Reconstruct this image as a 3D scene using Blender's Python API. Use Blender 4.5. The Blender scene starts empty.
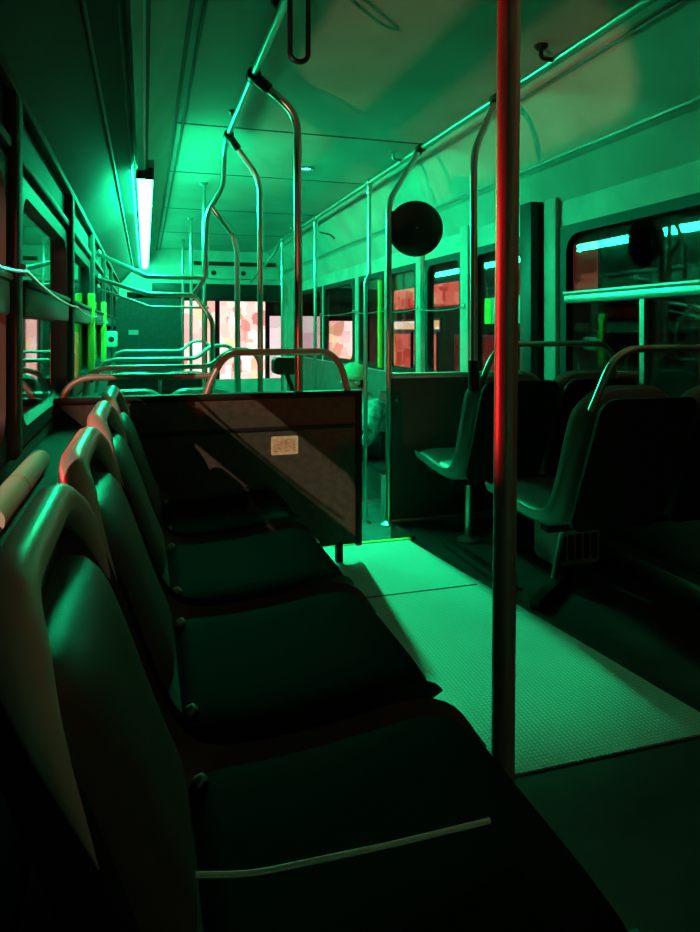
import bpy, bmesh, math, random
from mathutils import Vector, Matrix
random.seed(7)
PI = math.pi
R = math.radians
scn = bpy.context.scene
COL = scn.collection

# ------------------------------------------------------------------ materials
def nodes_mat(name):
    m = bpy.data.materials.new(name); m.use_nodes = True
    nt = m.node_tree
    return m, nt, nt.nodes['Principled BSDF']

def mat(name, col, rough=.5, metal=0., noise=0., nscale=8., bump=0., bscale=200., spec=.5):
    m, nt, b = nodes_mat(name)
    b.inputs['Base Color'].default_value = (*col, 1)
    b.inputs['Roughness'].default_value = rough
    b.inputs['Metallic'].default_value = metal
    b.inputs['Specular IOR Level'].default_value = spec
    tc = nt.nodes.new('ShaderNodeTexCoord')
    if noise > 0:
        n = nt.nodes.new('ShaderNodeTexNoise'); n.inputs['Scale'].default_value = nscale
        n.inputs['Detail'].default_value = 5
        r = nt.nodes.new('ShaderNodeValToRGB')
        lo = [c*(1-noise) for c in col]; hi = [min(1, c*(1+noise)) for c in col]
        r.color_ramp.elements[0].position = .35; r.color_ramp.elements[1].position = .65
        r.color_ramp.elements[0].color = (*lo, 1); r.color_ramp.elements[1].color = (*hi, 1)
        nt.links.new(tc.outputs['Object'], n.inputs['Vector'])
        nt.links.new(n.outputs['Fac'], r.inputs['Fac'])
        nt.links.new(r.outputs['Color'], b.inputs['Base Color'])
    if bump > 0:
        n2 = nt.nodes.new('ShaderNodeTexNoise'); n2.inputs['Scale'].default_value = bscale
        bp = nt.nodes.new('ShaderNodeBump'); bp.inputs['Strength'].default_value = bump
        bp.inputs['Distance'].default_value = .002
        nt.links.new(tc.outputs['Object'], n2.inputs['Vector'])
        nt.links.new(n2.outputs['Fac'], bp.inputs['Height'])
        nt.links.new(bp.outputs['Normal'], b.inputs['Normal'])
    return m

def emit(name, col, strength):
    m = bpy.data.materials.new(name); m.use_nodes = True
    nt = m.node_tree; nt.nodes.clear()
    e = nt.nodes.new('ShaderNodeEmission'); o = nt.nodes.new('ShaderNodeOutputMaterial')
    e.inputs['Color'].default_value = (*col, 1); e.inputs['Strength'].default_value = strength
    nt.links.new(e.outputs[0], o.inputs['Surface'])
    return m

def glass(name, tint=(1, 1, 1)):
    m = bpy.data.materials.new(name); m.use_nodes = True
    nt = m.node_tree; nt.nodes.clear()
    o = nt.nodes.new('ShaderNodeOutputMaterial'); mx = nt.nodes.new('ShaderNodeMixShader')
    t = nt.nodes.new('ShaderNodeBsdfTransparent'); g = nt.nodes.new('ShaderNodeBsdfGlossy')
    # Schlick reflectance of a thin pane, the same from both sides
    ge = nt.nodes.new('ShaderNodeNewGeometry'); dt = nt.nodes.new('ShaderNodeVectorMath'); dt.operation = 'DOT_PRODUCT'
    def mth(op, a, b):
        q = nt.nodes.new('ShaderNodeMath'); q.operation = op
        for i, v in enumerate((a, b)):
            if v is None: continue
            if isinstance(v, (int, float)): q.inputs[i].default_value = v
            else: nt.links.new(v, q.inputs[i])
        return q.outputs[0]
    nt.links.new(ge.outputs['Normal'], dt.inputs[0]); nt.links.new(ge.outputs['Incoming'], dt.inputs[1])
    ab = mth('ABSOLUTE', dt.outputs['Value'], None)
    f = mth('ADD', mth('MULTIPLY', mth('POWER', mth('SUBTRACT', 1.0, ab), 5.0), .93), .05)
    t.inputs['Color'].default_value = (*tint, 1); g.inputs['Roughness'].default_value = .02
    nt.links.new(f, mx.inputs[0]); nt.links.new(t.outputs[0], mx.inputs[1])
    nt.links.new(g.outputs[0], mx.inputs[2]); nt.links.new(mx.outputs[0], o.inputs['Surface'])
    return m

def lit_window(name, cols, strength, sx, sz):
    """a lit shop interior: blocks of goods and panels behind the pane, all glowing"""
    m = bpy.data.materials.new(name); m.use_nodes = True
    nt = m.node_tree; nt.nodes.clear()
    o = nt.nodes.new('ShaderNodeOutputMaterial'); e = nt.nodes.new('ShaderNodeEmission')
    tc = nt.nodes.new('ShaderNodeTexCoord'); mp = nt.nodes.new('ShaderNodeMapping')
    mp.inputs['Scale'].default_value = (sx, sx, sz)
    v = nt.nodes.new('ShaderNodeTexVoronoi'); v.distance = 'CHEBYCHEV'; v.inputs['Scale'].default_value = 1
    r = nt.nodes.new('ShaderNodeValToRGB')
    cr = r.color_ramp; cr.interpolation = 'LINEAR'
    while len(cr.elements) < len(cols): cr.elements.new(.5)
    for i, c in enumerate(cols):
        cr.elements[i].position = i/(len(cols)-1); cr.elements[i].color = (*c, 1)
    sp = nt.nodes.new('ShaderNodeSeparateColor')
    e.inputs['Strength'].default_value = strength
    L = nt.links.new
    L(tc.outputs['Object'], mp.inputs['Vector']); L(mp.outputs[0], v.inputs['Vector'])
    L(v.outputs['Color'], sp.inputs[0]); L(sp.outputs[0], r.inputs['Fac'])
    L(r.outputs['Color'], e.inputs['Color']); L(e.outputs[0], o.inputs['Surface'])
    return m

def ribbed(name, col, rough):
    m, nt, b = nodes_mat(name)
    b.inputs['Roughness'].default_value = rough
    tc = nt.nodes.new('ShaderNodeTexCoord')
    ck = nt.nodes.new('ShaderNodeMapping'); ck.inputs['Rotation'].default_value = (0, 0, 0)
    w = nt.nodes.new('ShaderNodeTexWave'); w.wave_type = 'BANDS'; w.bands_direction = 'X'
    w.inputs['Scale'].default_value = 26; w.inputs['Distortion'].default_value = 0
    w2 = nt.nodes.new('ShaderNodeTexWave'); w2.wave_type = 'BANDS'; w2.bands_direction = 'Y'
    w2.inputs['Scale'].default_value = 26
    mu = nt.nodes.new('ShaderNodeMath'); mu.operation = 'MULTIPLY'
    bp = nt.nodes.new('ShaderNodeBump'); bp.inputs['Strength'].default_value = .8; bp.inputs['Distance'].default_value = .004
    n = nt.nodes.new('ShaderNodeTexNoise'); n.inputs['Scale'].default_value = 3; n.inputs['Detail'].default_value = 6
    r = nt.nodes.new('ShaderNodeValToRGB')
    r.color_ramp.elements[0].color = (*[c*.8 for c in col], 1); r.color_ramp.elements[1].color = (*[c*1.15 for c in col], 1)
    mix = nt.nodes.new('ShaderNodeMix'); mix.data_type = 'RGBA'; mix.blend_type = 'MULTIPLY'
    mix.inputs['Factor'].default_value = .3
    L = nt.links.new
    L(tc.outputs['Object'], w.inputs['Vector']); L(tc.outputs['Object'], w2.inputs['Vector'])
    L(w.outputs['Fac'], mu.inputs[0]); L(w2.outputs['Fac'], mu.inputs[1])
    L(mu.outputs[0], bp.inputs['Height']); L(bp.outputs[0], b.inputs['Normal'])
    L(tc.outputs['Object'], n.inputs['Vector']); L(n.outputs['Fac'], r.inputs['Fac'])
    L(r.outputs['Color'], mix.inputs['A']); L(mu.outputs[0], mix.inputs['B'])
    L(mix.outputs['Result'], b.inputs['Base Color'])
    return m

M = dict(
    ceiling=mat('ceiling_laminate', (.40, .38, .34), .55, noise=.10, nscale=2.5),
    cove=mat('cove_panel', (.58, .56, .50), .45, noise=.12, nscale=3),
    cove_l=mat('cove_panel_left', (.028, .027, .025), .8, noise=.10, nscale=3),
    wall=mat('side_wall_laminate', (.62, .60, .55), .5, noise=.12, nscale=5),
    lower=mat('lower_wall_lining', (.16, .15, .14), .6, noise=.15, nscale=6),
    trim=mat('alloy_trim', (.55, .55, .55), .35, 1),
    rubber=mat('black_rubber', (.012, .012, .012), .55),
    black=mat('black_plastic', (.008, .008, .008), .45),
    dtrim=mat('dull_dark_trim', (.10, .10, .095), .6, .3),
    gap=mat('panel_joint', (.02, .02, .02), .8),
    pole=mat('satin_steel_tube', (.62, .62, .60), .32, 1),
    hoop=mat('painted_tube', (.55, .50, .48), .38, .5),
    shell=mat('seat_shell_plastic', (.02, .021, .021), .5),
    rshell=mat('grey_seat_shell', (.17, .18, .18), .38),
    rim=mat('seat_rim_plastic', (.5, .52, .52), .35),
    paint=mat('painted_pole', (.42, .40, .40), .38, .55),
    pad=mat('seat_pad_vinyl', (.05, .052, .052), .45, bump=.25, bscale=300),
    dpad=mat('dark_seat_back', (.012, .012, .013), .6, spec=.25),
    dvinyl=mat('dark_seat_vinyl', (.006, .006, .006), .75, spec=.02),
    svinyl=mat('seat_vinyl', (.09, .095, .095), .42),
    panel=mat('partition_board', (.075, .07, .062), .6, noise=.2, nscale=30, spec=.3),
    rpanel=mat('partition_board_grey', (.05, .05, .05), .5, noise=.15, nscale=20),
    label=mat('paper_label', (.95, .75, .55), .7, noise=.15, nscale=60),
    labelc=mat('paper_label_print', (.78, .52, .34), .7, noise=.3, nscale=90),
    mat_=ribbed('ribbed_aisle_mat', (.66, .66, .63), .5),
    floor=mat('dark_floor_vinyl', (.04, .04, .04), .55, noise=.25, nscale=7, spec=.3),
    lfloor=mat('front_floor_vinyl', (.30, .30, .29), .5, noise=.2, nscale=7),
    yellow=mat('yellow_edge_paint', (.85, .75, .05), .5),
    ledge=mat('dark_ledge', (.035, .03, .028), .8),
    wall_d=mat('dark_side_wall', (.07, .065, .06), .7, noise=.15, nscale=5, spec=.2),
    paper=mat('pale_roll', (.85, .78, .70), .8),
    tube=emit('lit_tube', (.008, 1, .38), 165),
    tube2=emit('lit_tube_far', (.015, 1, .38), 70),
    cover=mat('unlit_light_cover', (.45, .47, .45), .35),
    glass=glass('window_glass'),
    dglass=glass('tinted_glass', (.55, .5, .5)),
    skin=mat('skin', (.5, .33, .26), .5),
    jacket=mat('teal_jacket', (.30, .42, .42), .8, noise=.5, nscale=22),
    cap=mat('knit_cap', (.35, .5, .3), .9, bump=.6, bscale=150),
    trousers=mat('dark_trousers', (.03, .03, .04), .8),
    hair=mat('dark_hair', (.02, .015, .01), .7),
    card=mat('pale_card', (.6, .65, .62), .6),
    lime=mat('lime_strip', (.6, .75, .05), .5),
    ylw=mat('yellow_tube', (.75, .62, .08), .35),
    road=mat('asphalt', (.03, .03, .03), .85, noise=.3, nscale=2),
    brick=mat('dark_facade', (.05, .035, .03), .9, noise=.3, nscale=3),
    shop=lit_window('lit_shop_interior', [(.9, .25, .2), (1, .75, .68), (.9, .5, .42), (1, .85, .8), (.55, .12, .1), (1, .7, .4)], 1.7, 3.4, 2.6),
    shopr=lit_window('red_shop_interior', [(.5, .05, .03), (.9, .22, .16), (.7, .1, .07), (1, .3, .22)], .9, 2.2, 3),
    strip=lit_window('shop_light_strip', [(1, .75, .5), (.8, .5, .15), (1, .9, .8)], 1.0, 1.5, 4),
    signr=lit_window('dim_red_sign', [(.12, .012, .01), (.35, .05, .04), (.2, .03, .02)], .35, 1.6, 2.4),
    pink=lit_window('pale_shop_interior', [(.9, .62, .62), (1, .85, .85), (.8, .5, .5), (.9, .7, .75)], 1.1, 2.2, 1.4),
    slight=emit('red_signal_lens', (1, .02, .01), 6),
)

# ------------------------------------------------------------------ mesh helpers
def wloc(o):
    v = Vector((0, 0, 0))
    while o is not None:
        v += o.location; o = o.parent
    return v

def obj(name, bm, m, parent=None, base=None, sharp=35):
    """link a bmesh given in world space as ONE object"""
    off = wloc(parent) if parent else Vector(base or (0, 0, 0))
    bmesh.ops.translate(bm, verts=bm.verts, vec=-off)
    bmesh.ops.recalc_face_normals(bm, faces=bm.faces)
    me = bpy.data.meshes.new(name); bm.to_mesh(me); bm.free()
    for p in me.polygons: p.use_smooth = True
    me.set_sharp_from_angle(angle=R(sharp))
    me.materials.append(M[m] if isinstance(m, str) else m)
    o = bpy.data.objects.new(name, me); COL.objects.link(o)
    if parent: o.parent = parent
    elif base: o.location = base
    return o

def thing(name, label, cat, loc=(0, 0, 0), group=None):
    o = bpy.data.objects.new(name, None); COL.objects.link(o)
    o.empty_display_size = .1; o.location = loc
    tag(o, label, cat, group); return o

def tag(o, label, cat, group=None):
    o['label'] = label; o['category'] = cat
    if group: o['group'] = group
    return o

def struct(name, bm, m, parent=None, sharp=35):
    o = obj(name, bm, m, parent, sharp=sharp)
    if not parent: o['kind'] = 'structure'
    return o

def box(bm, x0, x1, y0, y1, z0, z1, bev=0.):
    r = bmesh.ops.create_cube(bm, size=1)
    vs = r['verts']
    bmesh.ops.scale(bm, vec=(x1-x0, y1-y0, z1-z0), verts=vs)
    bmesh.ops.translate(bm, vec=((x0+x1)/2, (y0+y1)/2, (z0+z1)/2), verts=vs)
    if bev > 0:
        es = list({e for v in vs for e in v.link_edges})
        bmesh.ops.bevel(bm, geom=es, offset=bev, segments=2, affect='EDGES', profile=.5)
    return bm

def fillet(pts, rad, n=6):
    pts = [Vector(p) for p in pts]
    out = [pts[0]]
    for i in range(1, len(pts)-1):
        a, b, c = pts[i-1], pts[i], pts[i+1]
        d1 = (a-b); d2 = (c-b)
        t = min(rad, d1.length*.48, d2.length*.48)
        p1 = b+d1.normalized()*t; p2 = b+d2.normalized()*t
        for k in range(n+1):
            u = k/n
            out.append(p1*(1-u)**2 + b*2*u*(1-u) + p2*u*u)
    out.append(pts[-1])
    return out

def tube(bm, pts, r, rad=.08, seg=12, closed=False, taper=None):
    P = fillet(pts, rad) if (rad > 0 and not closed) else [Vector(p) for p in pts]
    n = len(P); rings = []; up = None
    for i, p in enumerate(P):
        if closed: t = (P[(i+1) % n]-P[i-1]).normalized()
        elif i == 0: t = (P[1]-P[0]).normalized()
        elif i == n-1: t = (P[-1]-P[-2]).normalized()
        else: t = ((P[i+1]-p).normalized()+(p-P[i-1]).normalized()).normalized()
        if up is None:
            up = t.orthogonal().normalized()
        else:
            up = (up - t*up.dot(t)).normalized()
        q = t.cross(up)
        rr = r*(taper(i/(n-1)) if taper else 1)
        rings.append([bm.verts.new(p + (up*math.cos(a)+q*math.sin(a))*rr) for a in [2*PI*k/seg for k in range(seg)]])
    m = n if closed else n-1
    for i in range(m):
        A, B = rings[i], rings[(i+1) % n]
        for k in range(seg):
            bm.faces.new((A[k], A[(k+1) % seg], B[(k+1) % seg], B[k]))
    if not closed:
        bm.faces.new(rings[0][::-1]); bm.faces.new(rings[-1])
    return bm

def cyl(bm, p0, p1, r, seg=16):
    return tube(bm, [p0, p1], r, 0, seg)

def lathe(bm, prof, centre, axis, seg=32):
    """prof: (radius, height along axis)"""
    axis = Vector(axis).normalized(); u = axis.orthogonal().normalized(); v = axis.cross(u)
    c = Vector(centre); rings = []
    for r, h in prof:
        if r < 1e-5: rings.append([bm.verts.new(c+axis*h)])
        else: rings.append([bm.verts.new(c+axis*h+(u*math.cos(a)+v*math.sin(a))*r) for a in [2*PI*k/seg for k in range(seg)]])
    for A, B in zip(rings, rings[1:]):
        for k in range(seg):
            k2 = (k+1) % seg
            if len(A) == 1 and len(B) == 1: continue
            if len(A) == 1: bm.faces.new((A[0], B[k2], B[k]))
            elif len(B) == 1: bm.faces.new((A[k], A[k2], B[0]))
            else: bm.faces.new((A[k], A[k2], B[k2], B[k]))
    return bm

def rrect(w, h, r, n=6):
    """rounded rectangle outline centred on the origin"""
    out = []
    for cx, cy, a0 in ((w/2-r, h/2-r, 0), (-w/2+r, h/2-r, 90), (-w/2+r, -h/2+r, 180), (w/2-r, -h/2+r, 270)):
        for k in range(n+1):
            a = R(a0+90*k/n); out.append((cx+r*math.cos(a), cy+r*math.sin(a)))
    return out

def prism(bm, pts2, fn, t0, t1):
    """extrude an outline: fn(u, v, t) -> world"""
    a = [bm.verts.new(fn(u, v, t0)) for u, v in pts2]
    b = [bm.verts.new(fn(u, v, t1)) for u, v in pts2]
    n = len(pts2)
    for k in range(n): bm.faces.new((a[k], a[(k+1) % n], b[(k+1) % n], b[k]))
    bm.faces.new(a[::-1]); bm.faces.new(b)
    return bm

def ring_frame(bm, inner, outer, fn, t0, t1):
    n = len(inner); V = []
    for t in (t0, t1):
        V.append(([bm.verts.new(fn(u, v, t)) for u, v in inner], [bm.verts.new(fn(u, v, t)) for u, v in outer]))
    (i0, o0), (i1, o1) = V
    for k in range(n):
        j = (k+1) % n
        bm.faces.new((i0[k], i0[j], o0[j], o0[k])); bm.faces.new((i1[k], o1[k], o1[j], i1[j]))
        bm.faces.new((i0[k], i1[k], i1[j], i0[j])); bm.faces.new((o0[k], o0[j], o1[j], o1[k]))
    return bm

def catmull(P, n=6):
    out = []
    for i in range(len(P)-1):
        p0 = P[max(i-1, 0)]; p1 = P[i]; p2 = P[i+1]; p3 = P[min(i+2, len(P)-1)]
        for k in range(n):
            t = k/n
            out.append(tuple(.5*((2*b)+(-a+c)*t+(2*a-5*b+4*c-d)*t*t+(-a+3*b-3*c+d)*t**3) for a, b, c, d in zip(p0, p1, p2, p3)))
    out.append(tuple(P[-1])); return out

B = bmesh.new

# ------------------------------------------------------------------ camera
cam = bpy.data.cameras.new('camera'); co = bpy.data.objects.new('camera', cam); COL.objects.link(co)
co.location = (0, 0, 1.06); co.rotation_euler = (R(90), 0, R(-16.94))
cam.sensor_fit = 'HORIZONTAL'; cam.sensor_width = 36; cam.lens = 36*673/700
cam.shift_y = -136/700; cam.clip_start = .02; cam.clip_end = 200
scn.camera = co

# ------------------------------------------------------------------ setting: shell of the bus
XL, XR, YF, YB, ZL = -.36, 2.15, 10.45, -1.0, -.45
SILL, HEAD = .73, 1.50            # left windows
RSILL, RHEAD = .70, 1.60
LW = [(-.65, .50), (.74, 1.98), (2.16, 3.40), (3.52, 4.76), (4.90, 6.14), (6.28, 7.5), (7.64, 8.9)]
RW = [(-.6, .30), (.42, 1.62), (1.78, 3.12), (3.50, 4.14), (4.32, 4.95), (5.15, 5.86), (5.98, 6.70), (6.9, 8.15), (8.3, 9.9)]

def side_wall(name, xa, xb, wins, sill, head, top, m):
    bm = B()
    box(bm, xa, xb, YB, YF, ZL, sill)
    box(bm, xa, xb, YB, YF, head, top)
    y = YB
    for a, b in wins:
        box(bm, xa, xb, y, a, sill, head); y = b
    box(bm, xa, xb, y, YF, sill, head)
    return struct(name, bm, m)
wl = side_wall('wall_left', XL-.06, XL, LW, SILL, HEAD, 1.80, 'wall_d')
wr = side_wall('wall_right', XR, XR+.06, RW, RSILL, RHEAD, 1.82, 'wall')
# darker lining below the windows
struct('lower_lining', box(B(), XL, XL+.006, YB, YF, 0, SILL-.03), 'lower', wl)
struct('lower_lining', box(B(), XR-.006, XR, YB, YF, 0, RSILL-.03), 'lower', wr)

wn = [0]
def window(wall_x, inward, a, b, sill, head, transom=None, dark=False, rad=.09, tm='trim'):
    wn[0] += 1
    cy, cz = (a+b)/2, (sill+head)/2; w, h = b-a, head-sill
    fn = lambda u, v, t: (wall_x+inward*t, cy+u, cz+v)
    n = 6
    inner = rrect(w-.07, h-.07, rad, n)
    outer = []
    for k, (u, v) in enumerate(inner):       # square outer edge, filling the corners of the opening
        q = k//(n+1)
        sx, sy = ((1, 1), (-1, 1), (-1, -1), (1, -1))[q]
        j = k % (n+1)
        W, H = w/2+.015, h/2+.015
        if j == n//2: outer.append((sx*W, sy*H))
        elif (j < n//2) == (q in (0, 2)): outer.append((sx*W, v))
        else: outer.append((u, sy*H))
    fr = struct('window_%d' % wn[0], ring_frame(B(), inner, outer, fn, -.03, .012), 'rubber')
    struct('glass_pane', prism(B(), rrect(w-.05, h-.05, rad), lambda u, v, t: fn(u, v, t-(v*.014 if inward < 0 else 0)), -.021, -.015), 'dglass' if dark else 'glass', fr)
    if transom:
        bm = B(); z0, z1 = transom
        xs = sorted((wall_x-inward*.026, wall_x+inward*.022))
        box(bm, xs[0], xs[1], a+.03, b-.03, z0, z1, .006)
        struct('transom_bar', bm, tm, fr)
        bm = B(); xs = sorted((wall_x-inward*.02, wall_x+inward*.03))
        box(bm, xs[0], xs[1], a+.03, b-.03, z1+.0, z1+.018, .004)
        struct('sash_rail', bm, tm, fr)
    return fr
for i, (a, b) in enumerate(LW): window(XL, 1, a, b, SILL, HEAD, (1.10, 1.19), tm='dtrim')
for i, (a, b) in enumerate(RW):
    f = window(XR, -1, a, b, RSILL, RHEAD, (1.20, 1.245) if i < 3 else None, rad=.10 if b-a > .8 else .07)
    if i == 2:   # inner sliding sash of the near right window
        struct('sash_post', box(B(), XR-.012, XR+.012, 2.5, 2.53, RSILL+.04, 1.20), 'trim', f)

# black door post and rounded wall posts on the right
t = struct('trim_1', box(B(), XR-.09, XR, 3.30, 3.42, ZL, 1.78, .01), 'black')
t = struct('trim_2', box(B(), XR-.03, XR, 3.155, 3.27, RSILL, 1.78, .01), 'wall')
struct('trim_3', box(B(), XR-.04, XR, 5.0, 5.10, RSILL, 1.76, .01), 'wall')
struct('trim_4', box(B(), XR-.04, XR, 4.17, 4.29, RSILL, 1.78, .01), 'wall')
for i, y in enumerate((2.02, 3.46, 4.83, 6.21, 7.57)):
    struct('trim_%d' % (5+i), box(B(), XL, XL+.035, y-.045, y+.045, SILL-.02, 1.70, .012), 'wall_d')
for i, y in enumerate((4.70, 6.08)):      # yellow edges beside the far left posts
    struct('trim_%d' % (10+i), box(B(), XL, XL+.045, y, y+.045, SILL, 1.3, .01), 'ylw')

def extr(name, prof, y0, y1, m, th=.02, parent=None):
    """strip of wall or ceiling: profile (x, z) extruded along the bus, with a thickness"""
    bm = B(); n = len(prof); nor = []
    for i in range(n):
        a = Vector(prof[max(i-1, 0)]); c = Vector(prof[min(i+1, n-1)]); d = (c-a).normalized()
        nor.append(Vector((-d.y, d.x)))
    rows = []
    for y in (y0, y1):
        rows.append(([bm.verts.new((p[0], y, p[1])) for p in prof],
                     [bm.verts.new((p[0]+q.x*th, y, p[1]+q.y*th)) for p, q in zip(prof, nor)]))
    (a0, b0), (a1, b1) = rows
    for i in range(n-1):
        bm.faces.new((a0[i], a0[i+1], a1[i+1], a1[i])); bm.faces.new((b0[i], b1[i], b1[i+1], b0[i+1]))
        bm.faces.new((a0[i], b0[i], b0[i+1], a0[i+1])); bm.faces.new((a1[i], a1[i+1], b1[i+1], b1[i]))
    bm.faces.new((a0[0], a1[0], b1[0], b0[0])); bm.faces.new((a0[-1], b0[-1], b1[-1], a1[-1]))
    return struct(name, bm, m, parent, sharp=25)

ZC = 2.27
ce = extr('ceiling', [(.17, ZC), (1.80, ZC)], YB, YF, 'ceiling')
# light trough and dark cove on the left
extr('light_trough', [(-.075, 1.985), (-.062, 2.06), (.015, 2.06), (.06, 2.13), (.17, ZC)], YB, YF, 'ceiling', parent=ce)
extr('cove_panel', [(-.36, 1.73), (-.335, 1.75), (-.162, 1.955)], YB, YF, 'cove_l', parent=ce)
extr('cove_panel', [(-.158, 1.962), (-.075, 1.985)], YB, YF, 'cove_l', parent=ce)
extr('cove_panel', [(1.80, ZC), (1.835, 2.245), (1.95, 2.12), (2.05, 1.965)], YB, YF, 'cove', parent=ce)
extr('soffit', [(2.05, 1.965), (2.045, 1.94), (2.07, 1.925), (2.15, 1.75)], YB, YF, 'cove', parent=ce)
for y in (1.3, 4.05, 5.3, 6.9, 8.6):
    struct('panel_joint', box(B(), .18, 1.80, y-.006, y+.006, ZC-.003, ZC+.004), 'gap', ce)
bm = B(); box(bm, .145, .175, YB, YF, ZC-.02, ZC-.004, .003); struct('edge_strip', bm, 'dtrim', ce)
bm = B(); box(bm, .205, .22, YB, YF, ZC-.012, ZC, .003); struct('edge_strip', bm, 'dtrim', ce)
bm = B(); tube(bm, [(1.838, YB, 2.235), (1.838, YF, 2.235)], .009, 0, 8); struct('edge_strip', bm, 'trim', ce)
bm = B(); tube(bm, [(2.043, YB, 1.955), (2.043, YF, 1.955)], .011, 0, 8); struct('edge_strip', bm, 'trim', ce)
bm = B(); box(bm, XL, XL+.03, YB, YF, 1.70, 1.735, .006); struct('edge_strip', bm, 'wall_d', ce)
bm = B(); box(bm, XL, XL+.02, YB, YF, 1.545, 1.575, .005); struct('edge_strip', bm, 'dtrim', ce)
bm = B(); tube(bm, [(-.162, YB, 1.95), (-.162, YF, 1.95)], .008, 0, 8); struct('edge_strip', bm, 'dtrim', ce)
# cove hatch line (dark catch) on the right cove
bm = B(); tube(bm, [(1.90, 7.4, 2.165), (1.95, 7.15, 2.11), (1.985, 7.1, 2.06)], .008, .03, 8); struct('cove_catch', bm, 'black', ce)
for (y0, y1) in ((3.2, 3.26), (5.0, 5.06)):
    struct('panel_joint', box(B(), -.34, -.17, y0, y0+.012, 1.74, 1.95), 'gap', ce) if False else None

# floors
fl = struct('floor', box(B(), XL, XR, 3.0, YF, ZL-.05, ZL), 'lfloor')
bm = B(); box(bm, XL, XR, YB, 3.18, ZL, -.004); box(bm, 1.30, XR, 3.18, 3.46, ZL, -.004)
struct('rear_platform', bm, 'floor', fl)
bm = B()
prism(bm, [(.30, 1.42), (1.478, 1.42), (1.27, 3.17), (.30, 3.17)], lambda u, v, t: (u, v, t), -.004, 0.002)  # near end cut short: the dark floor stands in for shade there
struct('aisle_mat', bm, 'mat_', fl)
struct('mat_joint', box(B(), .55, 1.32, 2.52, 2.528, .0015, .0035), 'gap', fl)
bm = B(); prism(bm, [(.86, 3.165), (1.29, 3.165), (1.29, 3.19), (.86, 3.19)], lambda u, v, t: (u, v, t), -.03, .006); struct('step_edge', bm, 'yellow', fl)
struct('step_tread', box(B(), .80, 1.30, 3.18, 3.48, ZL, -.22, .006), 'lfloor', fl)
bm = B(); box(bm, 1.285, 1.315, 3.18, 3.46, -.22, .012, .004); struct('step_side', bm, 'rpanel', fl)

# front and rear ends
bm = B()
box(bm, XL-.06, XR+.06, YF, YF+.08, 1.62, 2.36)
box(bm, XL-.06, XR+.06, YF, YF+.08, ZL, .30)
box(bm, XL-.06, XL+.10, YF, YF+.08, .30, 1.62); box(bm, XR-.08, XR+.06, YF, YF+.08, .30, 1.62)
wf = struct('wall_front', bm, 'wall')
struct('header_board', box(B(), .55, 2.0, YF-.06, YF, 1.84, 2.02, .01), 'cove', wf)
struct('header_slot', box(B(), .70, 1.95, YF-.07, YF-.055, 2.04, 2.10), 'black', wf)
struct('sun_visor', box(B(), .1, 2.05, YF-.10, YF-.02, 1.50, 1.76, .02), 'black', wf)
for x in (1.0, 1.45):
    bm = B(); lathe(bm, [(0, 0), (.04, 0), (.035, .02), (0, .02)], (x, YF-.06, 1.93), (0, -1, 0), 16); struct('header_knob', bm, 'black', wf)
bm = B(); box(bm, .87, .91, YF+.01, YF+.06, .30, 1.62); 
wn[0] += 1
fw = struct('window_%d' % wn[0], bm, 'rubber'); struct('glass_pane', box(B(), XL+.1, XR-.08, YF+.03, YF+.036, .30, 1.62), 'glass', fw)
struct('wall_rear', box(B(), XL-.06, XR+.06, YB-.06, YB, ZL, 2.36), 'wall')

# ledge along the left wall behind the bench, low trims on the right wall
bm = B(); box(bm, XL, -.19, YB, 2.9, .60, .665, .015); box(bm, XL, -.215, YB, 2.9, 0, .60)
struct('trim_12', bm, 'ledge')
bm = B(); box(bm, XR-.13, XR-.02, YB, 3.40, 0, .085, .012); struct('trim_13', bm, 'pole')
bm = B(); tube(bm, [(XR-.04, YB, .29), (XR-.04, 3.40, .29)], .014, 0, 8); struct('trim_14', bm, 'trim')

# ------------------------------------------------------------------ ceiling light
t = thing('ceiling_light', 'long glowing green-white light tube running along the left of the ceiling', 'light', (0, 4.1, 2.0))
for a, b, m in ((4.12, 5.62, 'tube'), (5.70, 7.9, 'tube2'), (7.98, 10.2, 'tube2')):
    bm = B(); prism(bm, [(-.045, 2.005), (.045, 2.005), (.045, 1.985), (.03, 1.955), (0, 1.945), (-.03, 1.955), (-.045, 1.985)], lambda u, v, s: (u, s, v), a, b)
    obj('light_tube', bm, m, t)
bm = B(); box(bm, -.05, .05, 4.10, 10.3, 2.008, 2.055); obj('housing', bm, 'trim', t)
bm = B(); box(bm, -.05, .05, 4.10, 4.118, 1.94, 2.055, .004); obj('end_cap', bm, 'black', t)
t = thing('ceiling_light', 'unlit light cover on the ceiling between the camera and the glowing tube', 'light', (0, 1, 2.0))
bm = B(); prism(bm, [(-.05, 2.055), (.012, 2.055), (.012, 2.0), (-.005, 1.985), (-.04, 1.985), (-.05, 2.0)], lambda u, v, s: (u, s, v), -.95, 4.08); obj('cover', bm, 'cover', t)
bm = B(); box(bm, .004, .016, -.95, 4.08, 1.99, 2.05); obj('cover_edge', bm, 'dtrim', t)

t = thing('added_downlight', 'small added downlight flush in the ceiling over the step, behind the bent dark pole', 'light', (1.15, 4.9, ZC))  # no known fixture here, added to light the aisle
bm = B(); lathe(bm, [(.038, .0), (.058, .0), (.060, .010), (.048, .016), (.038, .006)], (1.15, 4.9, ZC), (0, 0, -1), 24); obj('bezel', bm, 'trim', t)
bm = B(); lathe(bm, [(0, .003), (.038, .003), (.038, 0), (0, 0)], (1.15, 4.9, ZC), (0, 0, -1), 24); obj('lens', bm, 'tube2', t)
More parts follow.
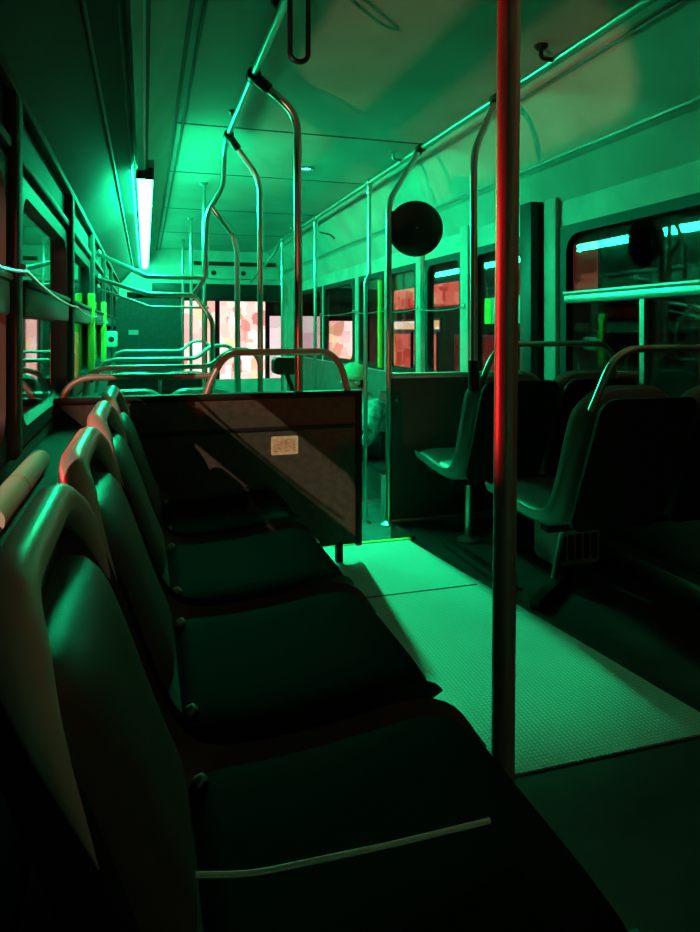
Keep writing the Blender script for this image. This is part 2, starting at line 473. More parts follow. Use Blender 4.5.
# ------------------------------------------------------------------ grab rails and poles
PR = .017
def clamp(bm, p, axis=(0, 1, 0), r=.028, w=.05):
    a = Vector(axis).normalized()*w/2; p = Vector(p)
    return lathe(bm, [(0, -w/2), (r*.8, -w/2), (r, -w/2+.008), (r, w/2-.008), (r*.8, w/2), (0, w/2)], p, axis, 16)
def flange(bm, p, r=.045, axis=(0, 0, 1)):
    return lathe(bm, [(0, 0), (r, 0), (r, .006), (r*.55, .02), (0, .02)], p, axis, 20)

RZ, RX, LX = 2.215, 1.68, .47
t = thing('grab_rail', 'left overhead steel grab rail running along the aisle', 'handrail', (LX, 0, RZ))
bm = B(); tube(bm, [(LX, -.9, RZ), (LX, 4.1, RZ), (LX, 4.22, RZ-.06), (LX-.005, 4.22, 1.95), (.365, 4.22, 1.78), (.355, 4.22, 1.38)], PR, .06)
obj('rail', bm, 'pole', t)
for y in (.6, 2.45, 3.75):
    bm = B(); cyl(bm, (LX, y, RZ), (LX, y, ZC), .009, 10); flange(bm, (LX, y, ZC), .03, (0, 0, -1)); obj('bracket', bm, 'black', t)
t = thing('grab_rail', 'right overhead steel grab rail under the cove', 'handrail', (RX, 0, RZ))
bm = B(); tube(bm, [(RX, -.9, RZ), (RX, 8.7, RZ), (RX, 8.9, RZ-.1), (1.45, 9.6, 1.75)], PR, .08); obj('rail', bm, 'pole', t)
for y, m in ((.7, 'black'), (2.5, 'black'), (4.28, 'pole'), (7.6, 'pole')):
    bm = B(); tube(bm, [(RX, y, RZ), (RX-.07, y, RZ), (RX-.07, y, ZC)], .010, .02, 8); flange(bm, (RX-.07, y, ZC), .03, (0, 0, -1)); obj('bracket', bm, m, t)

def pole(label, pts, m='pole', r=PR, top=None, foot=True, group=None, rad=.09, cl=None, name='grab_pole', clm='black'):
    b = pts[-1]
    t = thing(name, label, 'pole', (b[0], b[1], b[2]), group)
    bm = B(); tube(bm, pts, r, rad, 14); obj('tube', bm, m, t)
    if cl:
        bm = B(); clamp(bm, pts[0], cl, r*1.7, .07)
        d = (Vector(pts[1])-Vector(pts[0])).normalized(); clamp(bm, Vector(pts[0])+d*.05, d, r*1.4, .09); obj('clamp', bm, clm, t)
    if top: bm = B(); flange(bm, pts[0], .035, (0, 0, -1)); obj('ceiling_flange', bm, 'pole', t)
    if foot: bm = B(); flange(bm, pts[-1]); obj('foot_flange', bm, 'pole', t)
    return t
pole('thick upright pole in the right foreground with a red glint down its left side', [(.652, 1.11, ZC), (.632, 1.11, .002)], 'paint', r=.0215, top=True, rad=0)
pole('bent pole rising behind the dark partition, nearest branch of the left overhead rail', [(LX, 3.05, RZ), (.675, 3.05, 2.06), (.685, 3.05, .0)], cl=(0, 1, 0), r=.019)
pole('bent pole branching from the left overhead rail, second from the camera', [(LX, 4.0, RZ-.01), (.665, 4.05, 1.97), (.67, 4.05, ZL)], cl=(0, 1, 0))
pole('bent green pole branching low off the end of the left overhead rail', [(.385, 4.22, 1.83), (.548, 4.22, 1.62), (.565, 4.22, ZL)])
pole('straight ceiling pole left of the aisle, nearest of the far three', [(.465, 5.66, ZC), (.465, 5.66, ZL)], top=True, group='far aisle poles')
pole('straight ceiling pole left of the aisle, middle of the far three', [(.476, 7.46, ZC), (.476, 7.46, ZL)], top=True, group='far aisle poles')
pole('straight ceiling pole left of the aisle, farthest of the far three', [(.485, 9.29, ZC), (.485, 9.29, ZL)], top=True, group='far aisle poles')
pole('green pole with a small kink hanging from the right overhead rail above the passenger', [(RX, 5.0, RZ), (RX, 5.0, 1.50), (1.65, 5.0, 1.44), (1.65, 5.0, ZL)], rad=.03, cl=(0, 1, 0), clm='pole')
pole('straight pole from the right overhead rail, far beyond the passenger', [(RX, 6.75, RZ), (RX, 6.75, ZL)], cl=(0, 1, 0), clm='pole')
pole('farthest straight pole under the right overhead rail', [(RX, 8.5, RZ), (RX, 8.5, ZL)], cl=(0, 1, 0), clm='pole')
pole('short yellowish upright bar on the right wall behind the passenger', [(2.095, 5.92, 1.52), (2.095, 5.92, .71)], 'ylw', r=.022, foot=False)
pole('bent pole at the corner of the right partition carrying the round mirror', [(RX, 3.97, RZ), (1.27, 3.445, 1.76), (1.27, 3.445, .0)], cl=(0, 1, 0), r=.0165)
pole('bent pole from the right overhead rail down to the corner of the front right seat', [(RX, 3.0, RZ), (1.345, 2.60, 1.82), (1.345, 2.60, .86)], cl=(0, 1, 0), foot=False, r=.016)

# cross bars on the left, in front of the driver's area
def crossbar(label, pts, r=.015, rad=.06, m='pole'):
    t = thing('cross_bar', label, 'handrail', pts[0])
    bm = B(); tube(bm, pts, r, rad); obj('bar', bm, m, t)
    bm = B(); flange(bm, pts[0], .035, (1, 0, 0)); obj('wall_flange', bm, m, t)
crossbar('topmost of the three bent cross bars below the glowing tube', [(XL+.012, 5.6, 1.655), (.01, 4.22, 1.38), (.355, 4.22, 1.38), (.29, 4.22, 1.29)], rad=.03)
crossbar('middle of the three bent cross bars below the glowing tube', [(XL+.012, 5.6, 1.46), (.02, 4.24, 1.275), (.29, 4.24, 1.275), (.40, 4.24, 1.12), (.405, 4.24, .55)], rad=.04)
crossbar('thin dim lowest of the three bent cross bars below the glowing tube', [(XL+.012, 5.5, 1.38), (.03, 4.27, 1.20), (.38, 4.27, 1.20)], .008, .04, 'hoop')

# hanging strap loops
def strap(label, y, dx):
    t = thing('hanging_strap', label, 'strap', (LX+dx, y, RZ))
    x = LX+dx
    bm = B(); pts = []
    w, z0, z1 = .030, 1.945, 2.185
    for k in range(24):
        a = 2*PI*k/24
        cz = z0 if math.sin(a) < 0 else z1
        pts.append((x+w*math.cos(a), y, cz+w*math.sin(a)))
    tube(bm, pts, .0085, 0, 8, closed=True); obj('loop', bm, 'black', t)
    bm = B(); clamp(bm, (x, y, RZ), (0, 1, 0), .025, .04); obj('clip', bm, 'black', t)
strap('black hanging strap loop on the left overhead rail', 2.10, 0)

# round mirror
t = thing('round_mirror', 'round black back of a convex mirror hung beside the bent pole', 'mirror', (1.417, 3.40, 1.615))
bm = B(); d = Vector((-.25, -.95, -.05)).normalized()
lathe(bm, [(0, .045), (.05, .042), (.10, .030), (.14, .010), (.153, -.006), (.150, -.016), (.13, -.016), (0, -.03)], (1.417, 3.42, 1.615), d, 40); obj('mirror_back', bm, 'black', t)
bm = B(); lathe(bm, [(0, .012), (.006, .010), (.008, 0), (.008, -.01)], Vector((1.417, 3.42, 1.615))+d*.045, d, 12); obj('centre_bolt', bm, 'trim', t)
bm = B(); tube(bm, [(1.27, 3.445, 1.70), (1.36, 3.445, 1.70), (1.417, 3.43, 1.64)], .009, .03, 8); obj('bracket', bm, 'black', t)

# ------------------------------------------------------------------ seats
SEAT = catmull([(-.205, .865), (-.175, .80), (-.13, .68), (-.085, .55), (-.045, .46), (.01, .405), (.10, .385), (.25, .392), (.38, .408), (.445, .405), (.47, .375)], 6)
def prof_normals(P):
    N = []
    for i in range(len(P)):
        a = Vector(P[max(i-1, 0)]); c = Vector(P[min(i+1, len(P)-1)]); d = (c-a).normalized()
        N.append(Vector((-d.y, d.x)) if True else None)
    return N
def seat_shell(bm, fn, width, th=.022, rim=.035):
    """moulded shell with rolled edges; fn(f, w, z) -> world"""
    P = SEAT; N = prof_normals(P); n = len(P)
    L = [0]
    for a, b in zip(P, P[1:]): L.append(L[-1]+math.dist(a, b))
    T = L[-1]; vs = [-1, -.97, -.9, -.8, -.6, -.3, 0, .3, .6, .8, .9, .97, 1]
    F, K = [], []
    for i, (p, q) in enumerate(zip(P, N)):
        s = L[i]; hw = width/2
        for e, c in ((s, .13), (T-s, .08)):
            if e < c: hw -= c*(1-math.sqrt(max(0, 1-((c-e)/c)**2)))
        endroll = max(0, 1-s/.07)**2
        rf, rk = [], []
        for v in vs:
            o = rim*max(max(0, (abs(v)-.75)/.25)**2, endroll)
            rf.append(bm.verts.new(fn(p[0]+q[0]*o, hw*v, p[1]+q[1]*o)))
            rk.append(bm.verts.new(fn(p[0]+q[0]*(o-th), hw*v, p[1]+q[1]*(o-th))))
        F.append(rf); K.append(rk)
    m = len(vs)
    for i in range(n-1):
        for j in range(m-1):
            bm.faces.new((F[i][j], F[i][j+1], F[i+1][j+1], F[i+1][j])); bm.faces.new((K[i][j], K[i+1][j], K[i+1][j+1], K[i][j+1]))
        bm.faces.new((F[i][0], F[i+1][0], K[i+1][0], K[i][0])); bm.faces.new((F[i][-1], K[i][-1], K[i+1][-1], F[i+1][-1]))
    for j in range(m-1):
        bm.faces.new((F[0][j], K[0][j], K[0][j+1], F[0][j+1])); bm.faces.new((F[-1][j], F[-1][j+1], K[-1][j+1], K[-1][j]))
    return bm
def seat_trim(bm, fn, width, rim, r, depth=.30):
    """rounded edge bead round the top and sides of a backrest"""
    P = SEAT; N = prof_normals(P); L = [0]; c = .13
    for a, b in zip(P, P[1:]): L.append(L[-1]+math.dist(a, b))
    side = []
    for i, (p, q) in enumerate(zip(P, N)):
        s = L[i]
        if s > depth: break
        hw = width/2 - (c*(1-math.sqrt(max(0, 1-((c-s)/c)**2))) if s < c else 0)
        side.append((p[0]+q[0]*(rim-.012), hw, p[1]+q[1]*(rim-.012)))
    pts = [fn(f, w, z) for f, w, z in side[::-1]] + [fn(f, -w, z) for f, w, z in side]
    return tube(bm, pts, r, 0, 12, taper=lambda u: .02+.98*min(1, 3.0*min(u, 1-u)))
def seat_pad(bm, fn, width, i0, i1, th=.045):
    P = SEAT[i0:i1+1]; N = prof_normals(SEAT)[i0:i1+1]; n = len(P)
    vs = [-1, -.98, -.9, -.75, -.5, -.25, 0, .25, .5, .75, .9, .98, 1]; m = len(vs); F, K = [], []
    for i, (p, q) in enumerate(zip(P, N)):
        u = 2*i/(n-1)-1
        hw = width/2*(1-.10*abs(u)**6)
        rf, rk = [], []
        for v in vs:
            o = th*(1-abs(v)**6)**.5*(1-abs(u)**8)**.5 + .004
            rf.append(bm.verts.new(fn(p[0]+q[0]*o, hw*v, p[1]+q[1]*o))); rk.append(bm.verts.new(fn(p[0]+q[0]*.002, hw*v, p[1]+q[1]*.002)))
        F.append(rf); K.append(rk)
    for i in range(n-1):
        for j in range(m-1):
            bm.faces.new((F[i][j], F[i][j+1], F[i+1][j+1], F[i+1][j])); bm.faces.new((K[i][j], K[i+1][j], K[i+1][j+1], K[i][j+1]))
        bm.faces.new((F[i][0], F[i+1][0], K[i+1][0], K[i][0])); bm.faces.new((F[i][-1], K[i][-1], K[i+1][-1], F[i+1][-1]))
    for j in range(m-1):
        bm.faces.new((F[0][j], K[0][j], K[0][j+1], F[0][j+1])); bm.faces.new((F[-1][j], F[-1][j+1], K[-1][j+1], K[-1][j]))
    return bm

def children(o): return [c for c in bpy.data.objects if c.parent == o]
def dup(root, loc, label, group=None):
    r = root.copy(); COL.objects.link(r); r.location = loc; r['label'] = label
    for c in children(root):
        c2 = c.copy(); COL.objects.link(c2); c2.parent = r
        for g in children(c):
            g2 = g.copy(); COL.objects.link(g2); g2.parent = c2
    return r

# side facing bench seats on the left
BX, BW = .055, .57
def bench_seat(yc, label):
    t = thing('inward_seat', label, 'seat', (BX, yc, 0), 'side facing seats along the left wall')
    fn = lambda f, w, z: (BX+f, yc+w, z-.055)
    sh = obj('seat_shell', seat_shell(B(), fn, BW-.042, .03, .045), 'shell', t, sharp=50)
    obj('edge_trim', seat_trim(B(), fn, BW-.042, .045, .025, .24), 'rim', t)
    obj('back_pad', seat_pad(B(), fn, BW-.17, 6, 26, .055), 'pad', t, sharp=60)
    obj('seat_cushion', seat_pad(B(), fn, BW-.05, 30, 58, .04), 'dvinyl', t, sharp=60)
    bm = B(); box(bm, BX-.05, BX+.42, yc-BW/2+.03, yc+BW/2-.03, .0, .285, .02); obj('base', bm, 'dpad', t)
    for w in (-.19, .19):
        bm = B(); lathe(bm, [(0, .016), (.008, .014), (.012, .004), (.012, 0)], (BX+.022, yc+w, .37), (.7, 0, .7), 12); obj('bolt', bm, 'trim', t)
    return t
s0 = bench_seat(1.435, 'side facing seat with lit green rim, nearest one before the front of the bench gap')
s0['label'] = 'second side facing seat from the camera, its rounded back pad edged in green'
dup(s0, (BX, .855, 0), 'side facing seat nearest the camera at the left edge, its tall rim glowing green')
dup(s0, (BX, 2.015, 0), 'third side facing seat from the camera along the left wall')
dup(s0, (BX, 2.595, 0), 'side facing seat farthest from the camera, right up against the dark partition')
t = thing('metal_strip', 'thin metal strip lying across the dark cushion of the nearest side seat', 'rail', (.2, .80, .40))
bm = B(); tube(bm, [(.02, .806, .43), (.12, .80, .412), (.30, .792, .414), (.43, .786, .42)], .004, .03, 8); obj('rail', bm, 'trim', t)

# forward facing double seats on the right
def double_seat(xa, yc, z0, label, hoop=True, w=.80, rough='shell', group=None):
    t = thing('double_seat', label, 'seat', (xa, yc, z0), group)
    sw = w/2
    for k in range(2):
        cx = xa+sw*(k+.5)
        fn = lambda f, ww, z, cx=cx: (cx+ww, yc+f, z0+z)
        sh = obj('seat_shell', seat_shell(B(), fn, sw-.008, .028, .03), 'rshell', t, sharp=50)
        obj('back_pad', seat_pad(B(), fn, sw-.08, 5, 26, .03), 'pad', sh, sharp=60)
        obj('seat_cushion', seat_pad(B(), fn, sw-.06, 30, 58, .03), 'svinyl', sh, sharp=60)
        # dark rear cover of the backrest, facing the camera
        bm = B(); prism(bm, rrect(sw-.03, .46, .05), lambda u, v, s, cx=cx: (cx+u, yc-.145-.39*(v)+s-.045, z0+.615+v), -.014, .0); obj('back_cover', bm, 'dpad', sh)
    bm = B(); box(bm, xa+.05, xa+w-.03, yc+.06, yc+.11, z0+.33, z0+.365, .006); box(bm, xa+.05, xa+w-.03, yc+.30, yc+.35, z0+.345, z0+.38, .006); obj('cross_frame', bm, 'dpad', t)
    if hoop:
        bm = B(); h = .10
        tube(bm, [(xa+.035, yc-.205, z0+.80), (xa+.10, yc-.245, z0+1.0), (xa+w-.12, yc-.245, z0+1.0), (xa+w-.07, yc-.205, z0+.80)], .012, .09); obj('handrail', bm, 'pole', t)
    return t
d1 = double_seat(1.33, 2.80, 0, 'forward facing double seat against the right partition, farther of the two')
bm = B(); tube(bm, [(1.565, 3.075, .36), (1.565, 3.075, 0)], .022, 0, 12); flange(bm, (1.565, 3.075, 0), .06); obj('leg', bm, 'pole', d1)
bm = B(); box(bm, 1.40, 1.46, 2.45, 3.05, .0, .03, .005); obj('foot_bar', bm, 'black', d1)
bm = B(); tube(bm, [(1.345, 2.60, .80), (1.345, 2.60, .93)], .024, 0, 12); obj('pole_socket', bm, 'black', d1)
d2 = double_seat(1.33, 2.04, 0, 'forward facing double seat in the right foreground, its black back towards the camera')
bm = B(); tube(bm, [(1.55, 2.22, .36), (1.575, 2.30, .25), (1.625, 2.44, 0)], .012, .06, 10); obj('leg', bm, 'pole', d2)
bm = B(); prism(bm, [(1.40, 2.25), (1.425, 2.22), (1.76, 2.49), (1.735, 2.53)], lambda u, v, s: (u, v, s), 0, .035); obj('foot_bar', bm, 'black', d2)

# under-seat heater
t = thing('heater_box', 'small pale heater box on the floor under the right foreground seat', 'heater', (1.85, 2.52, 0))
bm = B(); box(bm, 1.74, 1.98, 2.58, 2.78, 0, .20, .03); obj('casing', bm, 'wall', t)
bm = B()
for k in range(5): box(bm, 1.76+.04*k, 1.78+.04*k, 2.565, 2.59, .04, .15)
obj('grille', bm, 'black', t)

# ------------------------------------------------------------------ partitions
PY = 2.95
t = thing('partition', 'dark partition board at the end of the left bench, with a paper label and looped handrails', 'partition', (.3, PY, 0))
fnp = lambda u, v, s: (.29+u, PY+s, .425+v)
obj('board', prism(B(), rrect(1.30, .69, .03), fnp, 0, .025), 'panel', t)
bm = B(); box(bm, XL+.01, .94, PY-.008, PY, .612, .632, .003); obj('joint_strip', bm, 'black', t)
bm = B(); box(bm, XL+.005, .955, PY-.012, PY+.04, .755, .785, .008); obj('top_cap', bm, 'dpad', t)
bm = B(); box(bm, .925, .955, PY-.014, PY+.04, .07, .76, .008); obj('edge_post', bm, 'dpad', t)
bm = B(); prism(bm, rrect(.122, .082, .008), lambda u, v, s: (.594+u, PY+s, .547+v), -.004, 0); lb = obj('paper_label', bm, 'label', t); lb['label'] = 'small pale paper label'
bm = B(); prism(bm, rrect(.098, .058, .006), lambda u, v, s: (.594+u, PY+s, .547+v), -.0048, -.0035); obj('label_print', bm, 'labelc', lb)
HY = PY+.012
bm = B(); tube(bm, [(-.325, HY, .77), (-.30, HY, .83), (-.24, HY, .865), (.285, HY, .862)], .014, .06); obj('handrail', bm, 'hoop', t)
bm = B(); tube(bm, [(.245, HY, .76), (.275, HY, .85), (.34, HY, .962), (.80, HY, .962), (.86, HY, .90), (.895, HY, .76)], .0155, .08); obj('handrail', bm, 'hoop', t)
# supports under the board
bm = B()
for x in (-.25, .3, .85): box(bm, x-.015, x+.015, PY+.0, PY+.03, 0, .09)
obj('foot', bm, 'dpad', t)

t = thing('partition', 'dark grey partition board in front of the right hand seats', 'partition', (1.7, 3.45, 0))
bm = B(); prism(bm, rrect(.86, .775, .02), lambda u, v, s: (1.715+u, 3.45+s, .412+v), -.012, .012); obj('board', bm, 'rpanel', t)
bm = B(); box(bm, 1.28, XR-.005, 3.43, 3.47, .795, .825, .006); obj('top_rail', bm, 'hoop', t)
bm = B(); box(bm, 1.28, XR-.005, 3.43, 3.47, .0, .03, .006); obj('bottom_rail', bm, 'pole', t)
for z in (.68,):
    bm = B(); lathe(bm, [(0, .012), (.008, .01), (.011, 0)], (1.31, 3.438, z), (0, -1, 0), 12); obj('bolt', bm, 'pole', t)

# far seats on the left beyond the partition with their own looped rail
def far_seat(yc, label, z0=-.20):
    s = double_seat(-.33, yc, z0, label, hoop=False, w=.92, group='far left seats')
    bm = B(); box(bm, -.20, .45, yc-.02, yc+.36, ZL, z0+.34, .02); obj('pedestal', bm, 'dpad', s)
    bm = B(); tube(bm, [(-.30, yc-.17, z0+.86), (-.27, yc-.175, .84), (-.2, yc-.175, .87), (.33, yc-.175, .87), (.42, yc-.175, .955), (.54, yc-.175, .955), (.585, yc-.175, .90), (.59, yc-.175, z0+.84)], .013, .05); obj('handrail', bm, 'hoop', s)
    return s
f1 = far_seat(3.75, 'double seat just beyond the dark partition, with the second looped rail')
dup(f1, (-.33, 4.75, -.20), 'double seat two rows beyond the dark partition on the left')
dup(f1, (-.33, 6.6, -.20), 'farthest double seat on the left, near the driver partition')

# black ticket machine on a stem
t = thing('ticket_validator', 'small black machine on a thin stem above the partition handrail', 'machine', (.80, 3.9, ZL))
bm = B(); prism(bm, rrect(.17, .10, .03), lambda u, v, s: (.80+u, 3.9+s, .85+v), -.04, .05); obj('machine_body', bm, 'black', t)
bm = B(); tube(bm, [(.80, 3.91, .80), (.84, 3.91, .70), (.84, 3.91, ZL)], .014, .05); obj('stem', bm, 'black', t)

# driver partition
t = thing('driver_partition', 'tall dark partition closing off the driver area at the far left', 'partition', (.05, 9.0, ZL))
bm = B(); prism(bm, rrect(.80, 1.92, .06), lambda u, v, s: (.05+u, 9.0+s, .51+v), 0, .04); obj('board', bm, 'rpanel', t)
bm = B(); cyl(bm, (.46, 8.99, ZL), (.46, 8.99, 1.47), .018); obj('post', bm, 'pole', t)
bm = B(); box(bm, -.2, -.08, 8.985, 9.0, 1.0, 1.06); obj('plate', bm, 'trim', t)

# pale roll added on the ledge, standing in for a pool of light
t = thing('patch_roll', 'pale roll added for the lit patch on the ledge behind the side seats at the left edge', 'paper', (-.285, 1.72, .665))
bm = B(); tube(bm, [(-.285, 1.42, .695), (-.285, 2.06, .695)], .030, 0, 16); obj('roll', bm, 'paper', t)
bm = B(); tube(bm, [(-.285, 1.70, .695), (-.285, 1.715, .695)], .0312, 0, 16); obj('band', bm, 'labelc', t)

# bell cords
def cord(label, x, inward, pts, brk):
    t = thing('bell_cord', label, 'cord', pts[0])
    P = []
    for a, b in zip(pts, pts[1:]):
        for k in range(6):
            u = k/6; s = -.02*4*u*(1-u)
            P.append((a[0], a[1]+(b[1]-a[1])*u, a[2]+(b[2]-a[2])*u+s))
    P.append(pts[-1])
    bm = B(); tube(bm, P, .005, 0, 8); obj('cord', bm, 'pole', t)
    for p in brk:
        bm = B(); box(bm, min(x, p[0]), max(x, p[0]), p[1]-.012, p[1]+.012, p[2]-.012, p[2]+.02, .003); obj('cord_bracket', bm, 'trim', t)
lc = [(XL+.05, y, z) for y, z in ((1.0, 1.215), (2.02, 1.22), (3.46, 1.17), (4.83, 1.15), (6.21, 1.12))]
cord('thin bell cord sagging along the left windows', XL+.01, 1, lc, lc[1:])
rc = [(XR-.05, y, z) for y, z in ((4.22, 1.22), (5.05, 1.23), (5.92, 1.24), (6.8, 1.25), (8.2, 1.25))]
cord('thin bell cord along the far right windows', XR-.01, -1, rc, rc)
t = thing('stop_button', 'small pale stop button box on a far left window post', 'button', (XL+.05, 6.21, 1.0))
bm = B(); box(bm, XL+.035, XL+.13, 6.15, 6.27, .91, 1.05, .015); obj('button_box', bm, 'card', t)
bm = B(); lathe(bm, [(0, .012), (.022, .01), (.026, 0)], (XL+.082, 6.15, .98), (0, -1, 0), 16); obj('push_button', bm, 'shell', t)

# notice card behind the red glinting pole, on the right window
t = thing('notice_card', 'pale notice card with a lime strip on the right window behind the red-lit pole', 'notice', (XR-.03, 3.85, 1.18))
bm = B(); box(bm, XR+.010, XR+.0175, 3.54, 3.92, 1.10, 1.27); obj('card', bm, 'card', t)
bm = B(); box(bm, XR+.009, XR+.0175, 3.93, 4.02, 1.10, 1.27); st = obj('edge_strip', bm, 'lime', t); st['label'] = 'lime strip'

# ------------------------------------------------------------------ passenger and seat on the far right
t = thing('side_bench', 'side facing bench seat under the passenger on the far right', 'seat', (1.9, 5.3, ZL))
bm = B(); box(bm, 1.70, 2.12, 4.75, 5.85, -.03, .02, .02); obj('seat', bm, 'shell', t)
bm = B(); box(bm, 2.06, 2.13, 4.75, 5.85, .02, .50, .02); obj('backrest', bm, 'shell', t)
for y in (4.9, 5.7):
    bm = B(); box(bm, 1.75, 2.05, y-.02, y+.02, ZL, -.03); obj('leg', bm, 'pole', t)

def skin_mesh(name, joints, edges, m, parent, root=0, sub=2):
    me = bpy.data.meshes.new(name)
    off = wloc(parent)
    me.from_pydata([Vector(j[0])-off for j in joints], edges, [])
    o = bpy.data.objects.new(name, me); COL.objects.link(o); o.parent = parent
    s = o.modifiers.new('skin', 'SKIN'); s.use_smooth_shade = True
    for i, j in enumerate(joints):
        r = j[1]; me.skin_vertices[0].data[i].radius = (r if isinstance(r, tuple) else (r, r))
        me.skin_vertices[0].data[i].use_root = (i == root)
    u = o.modifiers.new('sub', 'SUBSURF'); u.levels = sub; u.render_levels = sub
    me.materials.append(M[m]); return o

px_, py_, pz_ = 1.86, 5.28, .02
pr = thing('person', 'seated passenger in a green knit cap and teal jacket hunched forward beyond the right partition', 'person', (px_, py_, pz_))
J, E = [], []
def ch(parent_i, pts):
    i = parent_i
    for p, r in pts:
        J.append((p, r)); k = len(J)-1
        if i is not None: E.append((i, k))
        i = k
    return i
X, Y = px_, py_
pel = ch(None, [((X, Y, .12), .12)])
chest = ch(pel, [((X-.01, Y, .24), .12), ((X-.05, Y, .36), .13)])
neck = ch(chest, [((X-.10, Y, .47), .085), ((X-.15, Y, .53), .052), ((X-.19, Y, .58), .056)])
head = ch(neck, [((X-.225, Y, .635), .088), ((X-.225, Y, .69), .082), ((X-.215, Y, .735), .05)])
HANDS = []
for s in (-1, 1):
    sh = ch(chest, [((X-.09, Y+s*.16, .43), .065)])
    wr_ = ch(sh, [((X-.14, Y+s*.22, .29), .05), ((X-.18, Y+s*.23, .17), .042), ((X-.30, Y+s*.15, .19), .035), ((X-.38, Y+s*.09, .21), .024)])
    palm = ch(wr_, [((X-.43, Y+s*.07, .215), .026)])
    for k, ln in enumerate((.062, .072, .068, .052)):
        yy = Y+s*(.095-.020*k)
        ch(palm, [((X-.45, yy, .22), .0095), ((X-.45-ln*.6, yy, .222), .009), ((X-.45-ln*.8, yy, .20), .008), ((X-.45-ln*.75, yy, .18), .007)])
    ch(palm, [((X-.41, Y+s*.035, .235), .011), ((X-.44, Y+s*.02, .245), .009), ((X-.465, Y+s*.022, .245), .008)])
    hip = ch(pel, [((X-.08, Y+s*.09, .105), .085)])
    ch(hip, [((X-.28, Y+s*.11, .11), .075), ((X-.44, Y+s*.12, .10), .058), ((X-.45, Y+s*.12, -.12), .055), ((X-.43, Y+s*.12, -.36), .038), ((X-.44, Y+s*.12, -.41), .038), ((X-.56, Y+s*.125, -.42), .03)])
body = skin_mesh('body', J, E, 'skin', pr, 0, 2)
# jacket
J2, E2 = [], []
J, E = J2, E2
a = ch(None, [((X, Y, .13), .145)])
c = ch(a, [((X-.01, Y, .25), .15), ((X-.05, Y, .37), .16), ((X-.10, Y, .46), .105), ((X-.135, Y, .51), .075)])
cidx = 2
for s in (-1, 1):
    sh = ch(cidx, [((X-.09, Y+s*.17, .43), .085)])
    ch(sh, [((X-.14, Y+s*.225, .29), .068), ((X-.18, Y+s*.235, .17), .06), ((X-.30, Y+s*.15, .19), .05), ((X-.365, Y+s*.10, .207), .038)])
skin_mesh('jacket', J2, E2, 'jacket', pr, 0, 2)
J3, E3 = [], []; J, E = J3, E3
a = ch(None, [((X, Y, .11), .13)])
for s in (-1, 1):
    ch(a, [((X-.08, Y+s*.09, .11), .10), ((X-.28, Y+s*.11, .11), .09), ((X-.445, Y+s*.12, .10), .07), ((X-.45, Y+s*.12, -.12), .068), ((X-.435, Y+s*.12, -.35), .058)])
skin_mesh('trousers', J3, E3, 'trousers', pr, 0, 2)
for s in (-1, 1):
    bm = B(); prism(bm, rrect(.27, .10, .045), lambda u, v, q: (X-.48+u, Y+s*.12+v, q), -.448, -.36)
    obj('shoe', bm, 'black', pr)
hc = Vector((X-.22, Y, .665))
bm = B()
lathe(bm, [(.104, -.01), (.110, .0), (.110, .028), (.104, .032), (.105, .05), (.09, .09), (.06, .118), (.02, .13), (0, .131)], hc, (.12, 0, 1), 28); obj('knit_cap', bm, 'cap', pr)
bm = B(); lathe(bm, [(.02, .0), (.016, .012), (0, .022)], hc+Vector((-.10, 0, -.035)), (-.9, 0, -.3), 12); obj('nose', bm, 'skin', pr)
for s in (-1, 1):
    bm = B(); lathe(bm, [(0, .006), (.008, .004), (.011, 0)], hc+Vector((-.088, s*.032, -.012)), (-1, s*.2, 0), 12); obj('eye', bm, 'black', pr)
    bm = B(); lathe(bm, [(0, .012), (.018, .010), (.024, 0), (.018, -.008)], hc+Vector((.005, s*.094, -.03)), (0, s, 0), 14); obj('ear', bm, 'skin', pr)
bm = B(); box(bm, hc.x-.098, hc.x-.08, hc.y-.022, hc.y+.022, hc.z-.075, hc.z-.066, .003); obj('mouth', bm, 'trousers', pr)
bm = B(); lathe(bm, [(.098, -.07), (.102, -.03), (.104, .01)], hc+Vector((.012, 0, 0)), (.12, 0, 1), 24)
bmesh.ops.delete(bm, geom=[v for v in bm.verts if v.co.x < hc.x-.01], context='VERTS'); obj('hair', bm, 'hair', pr)

# ------------------------------------------------------------------ street outside
gr = struct('ground', box(B(), -40, 40, -30, 60, -1.3, -1.2), 'road')
def shopfront(name, label, x0, x1, y0, y1, z1, face, panes, wall='brick'):
    """face '-y' or '-x' : the side looking at the bus"""
    t = thing(name, label, 'building', ((x0+x1)/2, (y0+y1)/2, -1.2))
    obj('building_wall', box(B(), x0, x1, y0, y1, -1.2, z1), wall, t)
    bm = B()
    for (nm, a, b, za, zb, m) in panes:
        if face == '-y':
            p = box(B(), a, b, y0-.05, y0-.01, za, zb); f = box(B(), a-.06, b+.06, y0-.03, y0-.0, za-.06, zb+.06)
        else:
            sgn = x0 if face == '-x' else x1; d = -1 if face == '-x' else 1
            q = sorted((sgn+d*.01, sgn+d*.05)); p = box(B(), q[0], q[1], a, b, za, zb)
            q = sorted((sgn, sgn+d*.03)); f = box(B(), q[0], q[1], a-.06, b+.06, za-.06, zb+.06)
        fo = obj(nm+'_frame', f, 'black', t); obj(nm, p, m, fo)
    bm.free()
    return t
shopfront('shop_building', 'brightly lit pinkish white shop front seen through the windscreen', -4, 9, 21, 24, 6, '-y',
          [('shop_window', .2, 2.05, -.75, 1.95, 'shop'), ('shop_window', 2.2, 3.6, -.75, 1.95, 'shop'), ('shop_window', 3.75, 5.4, -.75, 1.5, 'pink'),
           ('shop_window', -2.6, -1.0, -.5, 1.0, 'shopr'), ('shop_window', 5.55, 6.85, -.75, 1.35, 'shop')])
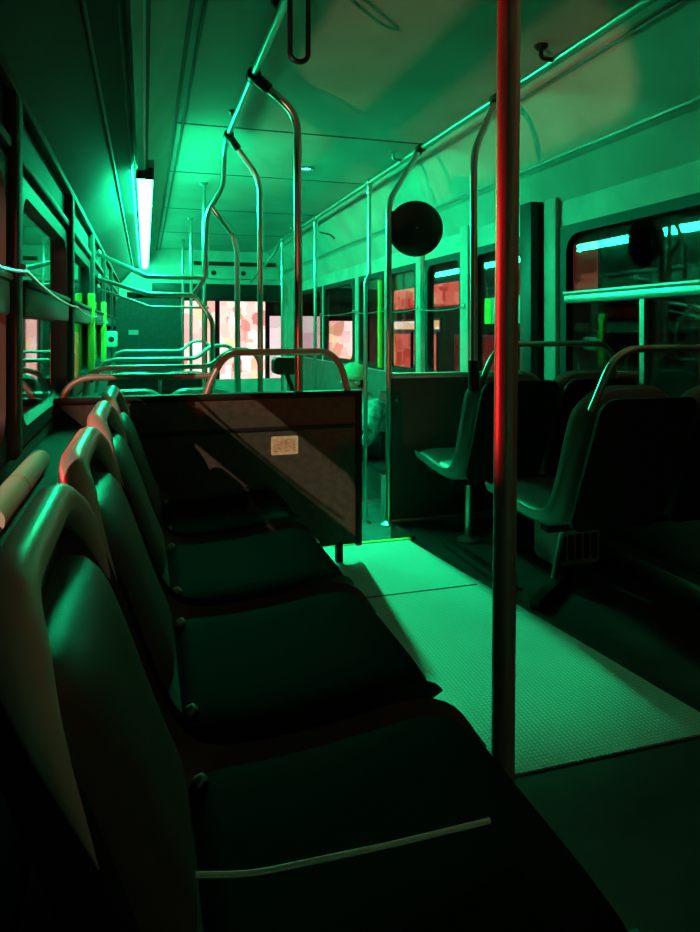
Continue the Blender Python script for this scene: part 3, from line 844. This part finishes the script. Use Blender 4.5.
shopfront('shop_building', 'red lit shop front seen through the far right windows', 7.0, 10, 9, 20.8, 5, '-x',
          [('shop_window', 15.5, 16.9, -.3, .95, 'shopr'), ('shop_window', 17.2, 19.0, -.4, .95, 'shopr'), ('shop_window', 12.4, 14.4, -.2, .9, 'signr'),
           ('light_strip', 15.3, 19.6, 1.08, 1.30, 'strip'), ('shop_sign', 14.2, 19.4, 1.65, 2.2, 'shopr'), ('shop_sign', 9.2, 12.5, 1.6, 2.5, 'signr')])
shopfront('shop_building', 'pale lit window of a building across the street on the left', -9, -5.5, 14, 34, 6, '+x',
          [('shop_window', 27.0, 31.8, -1.0, 2.0, 'pink'), ('shop_window', 20.2, 21.4, -.3, 1.2, 'signr')])
shopfront('shop_building', 'dim dark building across the street outside the near right window', 7.5, 11, -2, 8.6, 6, '-x',
          [('shop_window', 2.5, 4.2, -.2, 1.0, 'signr'), ('shop_window', 5.2, 7.6, -.1, 2.4, 'signr')])

# ------------------------------------------------------------------ light
def spot(name, loc, target, energy, col, size, blend=.1, rad=.05):
    l = bpy.data.lights.new(name, 'SPOT'); l.energy = energy; l.color = col; l.spot_size = R(size); l.spot_blend = blend; l.shadow_soft_size = rad
    o = bpy.data.objects.new(name, l); COL.objects.link(o); o.location = loc
    o.rotation_euler = (Vector(target)-Vector(loc)).to_track_quat('-Z', 'Y').to_euler(); return o
# beam of the added downlight, put in to brighten the aisle floor
spot('added_aisle_light', (1.15, 4.9, 2.24), (1.09, 3.2, 0), 620, (.012, 1, .36), 42, .3, .05)
# street lamp outside on the left: shines down through the left windows on the partition
spot('street_lamp', (-6.36, -9.0, 6.45), (.28, 2.62, .64), 4600, (1, .66, .40), 5.4, .15, .05)
# headlamps of a car close by on the left, low: upwards through the left windows on ceiling and right cove
spot('car_headlamp', (-2.76, -.8, -.45), (1.2, 2.2, 2.0), 260, (1, .62, .36), 56, .4, .05)
# red lights of the traffic and one added lamp, close outside the left window beside the camera
spot('red_lamp', (-1.09, 2.10, .88), (.64, 1.11, 1.42), 110, (1, .02, .02), 46, .2, .08)
spot('red_lamp', (-1.09, 2.10, 1.25), (.64, 1.11, 1.45), 90, (1, .02, .02), 36, .2, .08)  # extra lamp added to fill the transom's shadow on the pole
spot('red_lamp', (-1.09, .35, 1.12), (.30, 2.95, .88), 60, (1, .03, .025), 28, .3, .04)

w = bpy.data.worlds.new('night'); scn.world = w; w.use_nodes = True
w.node_tree.nodes['Background'].inputs[0].default_value = (.004, .004, .005, 1)
w.node_tree.nodes['Background'].inputs[1].default_value = .4

vs = scn.view_settings
vs.view_transform = 'Standard'; vs.look = 'None'; vs.exposure = 0; vs.gamma = 1; vs.use_curve_mapping = False
